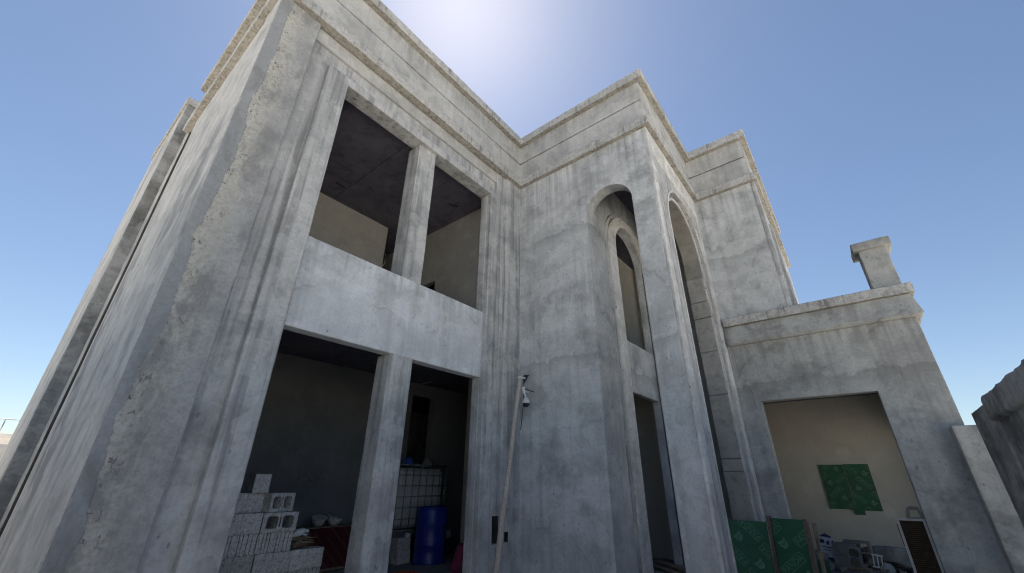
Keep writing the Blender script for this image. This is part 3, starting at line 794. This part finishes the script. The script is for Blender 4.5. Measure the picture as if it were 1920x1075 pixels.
block('solid', 2.20, Y0+.06, 1.2, 'small bright block standing alone on top of the stack', 0, sx=.45)

# sticks, glove, and things by the stack
sk = thing('stick_bundle', 'bundle of dry sticks lying on the block stack', 'sticks', (2.85, 5.55, .6))
for i in range(16):
    x = random.uniform(-.04, .10); y = random.uniform(-.03, .12); z = .012+.007*i
    a = random.uniform(-.35, .35); L = random.uniform(.10, .17)
    tube('stick', [(x-L*math.cos(a), y-L*math.sin(a), z), (x, y, z+random.uniform(0, .02)), (x+L*math.cos(a), y+L*math.sin(a), z+random.uniform(-.005, .02))], random.uniform(.004, .008), M_STICK, sk, 5, True, .3)
tube('bent_stick', [(.0+.05*math.cos(k*.7), -.03, .05+.04*math.sin(k*.7)) for k in range(7)], .008, M_STICK, sk, 6, True)
gv = thing('work_glove', 'pale grey work glove resting on the stick bundle', 'glove', (2.84, 5.53, .74))
tube('palm', [(-.09, 0, .0), (-.03, 0, .03), (.03, .0, .045), (.06, .0, .05)], [.02, .042, .04, .02], M_FILM, gv, 10, True)
for k in range(3): tube('finger', [(.04, -.02+.018*k, .05-.01*k), (.075, -.02+.018*k, .055-.02*k), (.10, -.02+.018*k, .04-.025*k)], [.014, .012, .008], M_FILM, gv, 7, True)
tube('cuff', [(.02, -.03, .02), (.06, -.03, .0), (.085, -.03, .03), (.06, -.03, .045)], .009, M_SACK, gv, 7, True)

# red formwork boards against the back wall, plank and helmets
rf = thing('red_formwork', 'dark red formwork sheets leaning against the back wall behind the blocks', 'formwork sheet', (3.80, 7.28, 0), (math.radians(-38), 0, 0))
for k in range(3):
    q = ply(rf, 'sheet', 1.85-.02*k, .74, .01*k, 0, .02*k, .018, M_RED)
    if k == 0:
        bx('bottom_batten', -.02, 1.9, -.045, -.002, .0, .035, M_WOOD, rf)
        for m in range(16):
            clip_print('faded_print', ([(-.025, -.8), (.025, -.8), (.025, .8), (-.025, .8)], [(0, 1, 2, 3)]), .06+.115*m+.02*math.sin(m*5), .2+.34*((m*7)%5)/5, .42+.1*math.sin(m*3), .45, 1.85, .74, -.0015, M_RPRINT, q)
pk = tag(bx('scaffold_plank', 3.2, 5.75, 7.74, 8.04, .565, .60, M_WOOD, None, bev=.004), 'long timber plank on the red sheets along the back wall', 'plank')
for k, (x, lb) in enumerate(((4.31, 'upturned white safety helmet on the plank, nearer the block stack'), (4.57, 'upturned white safety helmet on the plank, nearer the pillar'))):
    hm = thing('safety_helmet', lb, 'helmet', (x, 7.83, .602), (.25, .12*(1 if k else -1), .4*k), 'white helmets on the plank')
    pr = [(.01, .0), (.05, .006), (.09, .03), (.115, .068), (.126, .11), (.128, .15), (.118, .15), (.10, .06), (.03, .02)]
    lathe('shell', pr, M_HELM, hm, (0, 0, 0), 24, fx=.88)
    lathe('brim', [(.124, .138), (.142, .146), (.144, .152), (.124, .152)], M_HELM, hm, (0, -.012, 0), 24, fx=.88)
    tube('head_band', [(.09*math.cos(a), .1*math.sin(a), .125) for a in [2*math.pi*i/14 for i in range(15)]], .009, M_BLACK, hm, 6, True)
    tube('chin_strap', [(-.09, -.03, .13), (-.10, -.09, .10), (-.03, -.125, .09), (.06, -.12, .12)], .005, M_WHITE, hm, 5, True)

# water tank on blocks, drum and clutter
tk = thing('water_tank', 'caged white water tank standing on blocks behind the blue drum', 'water tank', (5.36, 7.1, .40))
bm_ = bmesh.new()
r_ = bx('bottle', .03, 1.20, .03, .98, .13, 1.17, M_TANK, tk, bev=.07)
bx('pallet', 0, 1.24, 0, 1.0, .0, .10, M_STEEL, tk)
lathe('filler_lid', [(.10, 1.17), (.11, 1.20), (.09, 1.22)], M_RUSTB, tk, (.35, .4, 0), 18)
for k in range(8):
    x = .01+k*.1743
    tube('cage_bar', [(x, .0, .1), (x, .0, 1.23)], .010, M_STEEL, tk, 6, True)
for k in range(6):
    y = .99-k*.19; 
    tube('cage_bar', [(1.235, y, .1), (1.235, y, 1.23)], .010, M_STEEL, tk, 6, True)
for k in range(7):
    z = .11+k*.1867
    tube('cage_rail', [(-.005, .99, z), (-.005, -.012, z), (1.245, -.012, z), (1.245, .99, z)], .011, M_STEEL, tk, 6, True)
for k, z in enumerate((0, .2)):
    for q, x in enumerate((5.42, 6.2)):
        block('solid', x+J(), 6.98+J(), z, ['lower', 'upper'][k]+(' block of the pair left of the blue drum' if q == 0 else ' block of the support hidden behind the blue drum'), math.pi*.5*0, group='blocks carrying the water tank', sx=.75)
dr = thing('blue_drum', 'blue plastic drum with a thin outlined label panel in the right doorway', 'drum', (5.92, 6.68, 0))
lathe('body', [(.02, 0), (.275, 0), (.287, .012), (.287, .05), (.280, .06), (.280, .28), (.288, .295), (.288, .32), (.281, .335), (.281, .62), (.289, .635), (.289, .66), (.281, .675), (.279, .84), (.27, .865), (.285, .875), (.285, .895), (.262, .90), (.255, .885), (.02, .885)], M_BLUE, dr, n=48)
lathe('base_ring', [(.27, .0), (.300, .0), (.300, .012), (.27, .012)], M_GREY, dr, n=40)
ang0 = math.atan2(-6.68, -5.92)+.12
def arcp(a, z): return (.2845*math.cos(a), .2845*math.sin(a), z)
tube('label_outline', [arcp(ang0+u, z) for u, z in [(-.52+.13*i, .62) for i in range(9)]]+[arcp(ang0+.52, .60-.05*i) for i in range(1, 5)]+[arcp(ang0+.52-.13*i, .39) for i in range(9)]+[arcp(ang0-.52, .40+.05*i) for i in range(5)], .0028, M_LINE, dr, 4, True)
def rag(name, label, cat, loc, size, mat, seed, zf=1.0):
    bm = bmesh.new(); bmesh.ops.create_icosphere(bm, subdivisions=3, radius=1)
    V = []
    for v in bm.verts:
        p = v.co.copy(); n = noise.noise(p*1.6+Vector((seed, 0, 0)))*.45+noise.noise(p*4+Vector((0, seed, 0)))*.22
        q = p*(1+n); q.z = max(q.z, -.45)+.45
        V.append((q.x*size[0], q.y*size[1], q.z*size[2]))
    bm.verts.index_update(); F = [[v.index for v in f.verts] for f in bm.faces]; bm.free()
    o = mk(name, V, F, mat, None, True); o.location = loc
    return tag(o, label, cat)
rag('crumpled_rag', 'crumpled blue rag on top of the water tank', 'rag', (5.62, 7.18, 1.62), (.12, .10, .10), M_RAG, 3)
rag('rubbish_bag', 'grey lumpy bag sitting on the water tank top', 'bag', (6.22, 7.3, 1.60), (.11, .1, .13), M_GREY, 5)
tube('bag_handle', [(-.14, 0, .30), (-.02, 0, .25), (.06, 0, .2)], .008, M_CABLE, bpy.data.objects['rubbish_bag'], 6, True)
tag(bx('foam_piece', 5.80, 5.98, 7.12, 7.3, 1.61, 1.65, M_SACK, None), 'flat pale foam piece on the tank beside the blue rag', 'foam')
rag('pink_sack', 'pink plastic sack slumped behind the right door jamb', 'sack', (5.66, 5.62, 0), (.13, .14, .27), M_PINK, 8)
rag('small_rubbish', 'crumpled white paper on the blocks beside the drum', 'paper', (5.66, 7.02, .40), (.06, .05, .05), M_SACK, 9)
tag(bx('orange_board', 4.75, 5.25, 6.05, 6.45, .001, .012, M_ORANGE, None, bev=.002), 'flat orange sheet on the floor behind the middle pillar', 'sheet')
cb = thing('cardboard_carton', 'small dim carton on the floor right of the blue drum', 'carton', (6.75, 7.2, .0))
bx('carton_body', 0, .22, 0, .2, .25, .52, M_GREY, cb); bx('carton_flap', .0, .14, -.05, .01, .30, .42, M_SACK, cb); bx('crate', -.1, .5, .02, .4, 0, .25, M_DARKB, cb)

# pole with the camera, wall boxes
pl = thing('wooden_pole', 'long pale wooden pole leaning into the corner of front wall and porch', 'pole', (5.2, 4.42, -.08))
pa, pb = Vector((5.23, 4.52, -.08)), Vector((5.955, 4.60, 3.21))
tube('pole_shaft', [pa.lerp(pb, i/14)+Vector((.004*math.sin(i*1.1), .003*math.cos(i*1.7), 0)) for i in range(15)], [.047-.0008*i for i in range(15)], M_POLE, pl, 12, False, .12)
tube('pole_cable', [pb+Vector((.035, -.03, -.1)), pb+Vector((.02, -.045, -.6)), pb+Vector((-.06, -.045, -1.05))], .008, M_BLACK, pl, 6)
lathe('cable_tie', [(.043, 0), (.047, .005), (.047, .022), (.043, .027)], M_WHITE, pl, tuple(pa.lerp(pb, .955)-Vector(pl.location)), 12)
sc_ = thing('security_camera', 'white and black dome security camera tied near the top of the wooden pole', 'camera', (6.02, 4.53, 2.62))
lathe('dome_ball', [(.01, -.065), (.04, -.055), (.06, -.02), (.062, .01)], M_BLACK, sc_, (0, 0, 0), 20)
lathe('housing', [(.066, .0), (.068, .03), (.055, .075), (.03, .10), (.012, .11)], M_WHITE, sc_, (0, 0, 0), 20)
tube('bracket', [(-.075, .01, .28), (-.065, .0, .2), (-.03, 0, .14), (0, 0, .10)], [.03, .024, .018, .016], M_WHITE, sc_, 8, True)
tube('antenna', [(-.06, -.01, .25), (.02, -.03, .235), (.16, -.06, .225)], .007, M_BLACK, sc_, 6, True)
tube('antenna', [(-.06, .01, .24), (.04, -.01, .20), (.07, -.02, .23)], .012, M_WHITE, sc_, 6, True)
lathe('lens', [(.012, 0), (.02, .004), (.02, .012)], M_GLASS, sc_, (-.03, -.05, -.035), 12)
sp = thing('solar_panel', 'small black triangular plate fixed at the pole top above the camera', 'panel', (6.0, 4.56, 2.98))
mk('plate', [(0, -.01, 0), (.10, -.05, .17), (-.01, -.01, .15), (0, .0, 0), (.10, -.04, .17), (-.01, .0, .15)], [(0, 1, 2), (5, 4, 3), (0, 3, 4, 1), (1, 4, 5, 2), (2, 5, 3, 0)], M_BLACK, sp, False, True)
bx('clamp', -.05, .02, -.02, .02, .08, .11, M_WHITE, sp)
mb = bx('meter_recess', 5.54, 5.687, 4.965, 4.985, .475, .845, M_DARKB, H, local=False)
bx('meter_recess', 5.674, 5.6885, 4.846, 4.964, .475, .845, M_DARKB, H, local=False, bev=.001)
bx('switch_recess', 5.881, 5.8935, 4.806, 4.954, .485, .615, M_DARKB, H, local=False, bev=.001)
bx('switch_recess', 5.795, 5.89, 4.955, 4.975, .485, .615, M_DARKB, H, local=False)

# planks in the porch doorway
for i, (p, q, lb) in enumerate((((8.66, 3.50), (7.75, 2.30), 'loose timber plank on the porch doorway floor, the farther of two'), ((8.36, 3.46), (7.45, 2.28), 'loose timber plank on the porch doorway floor, the nearer of two'))):
    L = math.dist(p, q); o = bx('floor_plank', 0, L, -.075, .075, 0, .035, M_WOOD, None); o.location = (q[0], q[1], .004+.03*(1-i)); o.rotation_euler = (0, 0, math.atan2(p[1]-q[1], p[0]-q[0])); tag(o, lb, 'plank', 'planks in the porch doorway')

# clutter inside the wing opening
GR = 'blocks lying in the wing opening'
block('solid', 10.55, .95, 0, 'lower grey block of the pair in the wing opening', -math.pi/2, group=GR, sx=.9)
block('solid', 10.58, .93, .2, 'upper grey block of the pair in the wing opening', -math.pi/2+.05, group=GR, sx=.9)
block('hollow', 10.42, .57, 0, 'hollow block standing on end beside the white plastic rack', -math.pi/2, 0, -math.pi/2*0+math.radians(-82), group=GR, sx=.9)
block('hollow', 10.95, .78, .22, 'hollow block on the rubble behind the pair of grey blocks', -math.pi/2-.1, group=GR)
block('solid', 10.95, .95, .02, 'grey block under the rear hollow block in the wing', -math.pi/2-.1, group=GR)
rag('rubble_heap', 'dark rubble heap along the wing room floor', 'rubble', (11.2, .12, 0), (.3, .55, .22), M_BACK, 12)
rag('rubble_heap', 'low dark rubble lump left of the grey block pair', 'rubble', (10.8, 1.25, 0), (.25, .3, .16), M_BACK, 14)
RV, RF = [], []
for i in range(90):
    cx, cy = random.uniform(9.95, 11.6), random.uniform(-.15, 1.35); r = random.uniform(.02, .075)
    k = len(RV); rs = [random.uniform(.6, 1.3) for _ in range(8)]; rz_ = random.uniform(0, 3)
    for q, (a, b_, c_) in enumerate(((-1,-1,-1),(1,-1,-1),(1,1,-1),(-1,1,-1),(-1,-1,1),(1,-1,1),(1,1,1),(-1,1,1))):
        x, y = (a*math.cos(rz_)-b_*math.sin(rz_))*r*rs[q], (a*math.sin(rz_)+b_*math.cos(rz_))*r*rs[q]*.8
        RV.append((cx+x, cy+y, r*.55+c_*r*.6*rs[q]+random.uniform(0, .05)*(i % 3 == 0)))
    RF += [(k+3,k+2,k+1,k),(k+4,k+5,k+6,k+7),(k,k+1,k+5,k+4),(k+1,k+2,k+6,k+5),(k+2,k+3,k+7,k+6),(k+3,k,k+4,k+7)]
rb = mk('rubble', RV, RF, M_BLKD, None); tag(rb, 'scattered broken concrete rubble on the wing room floor', 'rubble'); rb['kind'] = 'stuff'
rag('black_plastic', 'crumpled black plastic sheet beside the mesh screen', 'plastic sheet', (10.6, .10, 0), (.14, .24, .11), M_BLACK, 31)
for (x, y, a, lb) in ((10.9, .45, .3, 'short grey board lying flat among the wing rubble'), (10.2, .75, -.5, 'short grey board in front of the grey block pair')):
    o = bx('rubble_board', -.35, .35, -.06, .06, 0, .025, M_WOOD, None); o.location = (x, y, .06); o.rotation_euler = (.05, .08, a+1.5); tag(o, lb, 'board')
sk2 = thing('cement_bag', 'white and navy printed cement sack standing behind the green sheets', 'sack', (10.75, 1.18, .10), (0, math.radians(6), -math.pi/2))
ubox('sack_body', [(0, .26, 0, .12, 0, .36)], M_SACK, sk2, step=.05, b=.03, ja=.03, jb=.012, local=True)
for x0, x1, z0, z1 in ((.02, .10, .27, .33), (.13, .17, .25, .31), (.05, .22, .20, .215), (.06, .20, .16, .17), (.0, .25, .0, .055), (.22, .245, .18, .33)):
    ubox('sack_print', [(x0, x1, -.012, .01, z0, z1)], M_SACKB, sk2, step=.05, b=.004, ja=.02, jb=.004, local=True)
tube('sack_knot', [(.05, .06, .36), (.12, .06, .40), (.2, .06, .37)], [.03, .035, .025], M_SACKB, sk2, 8, True)
rk = thing('plastic_rack', 'small white plastic slatted rack among the rubble', 'rack', (10.35, .40, .10), (math.radians(-25), .12, -math.pi/2))
for x in (0, .055, .11): bx('slat', x, x+.018, 0, .015, .02, .19, M_WHITE, rk)
bx('rail', -.015, .145, -.002, .017, 0, .022, M_WHITE, rk); bx('rail', -.015, .145, -.002, .017, .188, .21, M_WHITE, rk)
fl = rag('plastic_film', 'crumpled clear plastic film beside the white rack', 'plastic film', (10.3, .22, 0), (.08, .1, .12), M_FILM, 21)
ms = thing('mesh_screen', 'rusty white framed mesh screen leaning right inside the wing opening', 'screen', (10.13, -.10, .06), (math.radians(-7), 0, -math.pi/2))
bx('frame_rail', 0, .37, 0, .02, .775, .81, M_RUST, ms); bx('frame_rail', 0, .37, 0, .02, 0, .035, M_RUST, ms)
bx('frame_stile', 0, .036, .001, .019, .035, .775, M_RUST, ms); bx('frame_stile', .332, .37, .001, .019, .035, .775, M_RUST, ms)
bx('rust_strip', -.012, -.0005, .0, .02, .4, .72, M_RUSTB, ms)
bx('mesh_panel', .03, .34, .012, .016, .03, .78, M_MESH, ms, bev=0)
bx('mid_brace', .03, .34, .0165, .03, .40, .425, M_RUSTB, ms)
for k in range(26):
    z = .05+k*.0285
    bx('mesh_wire', .03, .34, .008, .0115, z, z+.006, M_RUSTB, ms, bev=0)

# ------------------------------------------------------------------ boundary walls and the far house
wp = thing('gate_pier', 'plain cement gate pier standing against the wing corner', 'pier', (9.0, -1.2, -.08))
ubox('pier_shaft', [(8.99, 9.26, -1.60, -1.085, -.08, 2.16)], M_WING, wp, step=.13)
bw = thing('boundary_wall', 'dark rough boundary wall with crumbling coping at the right edge', 'wall', (6, -1.3, -.08))
ubox('wall_face', [(-3, 6.92, -1.38, -1.22, -.08, 2.02)], M_BACK, bw, step=.2)
ubox('end_post', [(6.9, 8.02, -1.40, -1.20, -.08, 2.21)], M_BACK, bw, step=.12, chip=.02)
ubox('coping', [(-3, 6.93, -1.44, -1.165, 2.0, 2.27)], M_BACK, bw, step=.07, b=.03, ja=.012, jb=.016, chip=.03)
lw = tag(ubox('garden_wall', [(-2.6, 2.2, 20, 20.2, -.08, 2.2), (-2.8, -2.55, -4, 20.2, -.08, 2.6)], M_WING, None, step=.6), 'low cement garden wall far behind the house, plus an added unseen side leg', 'wall')  # side leg is out of view, added to cut ground bounce onto the house
fb = thing('far_house', 'pale far-off house with rooftop railing beyond the garden wall', 'house', (-1, 42, -.08))
ubox('walls', [(-8, 2.35, 42, 50, -.08, 3.55)], M_FAR, fb, step=2)
ubox('roof_edge', [(-8.2, 2.5, 41.8, 50.2, 3.5, 3.75)], M_FAR, fb, step=2)
for k in range(8): tube('rail_post', [(2.1-k*1.2, 42, 3.7), (2.1-k*1.2, 42, 4.6)], .03, M_STEEL, fb, 6)
tube('rail_bar', [(2.1, 42, 4.6), (-6.3, 42, 4.6)], .03, M_STEEL, fb, 6)
bx('window', -.6, .6, 41.97, 42.05, 1.2, 2.4, M_GLASS, fb, local=False)
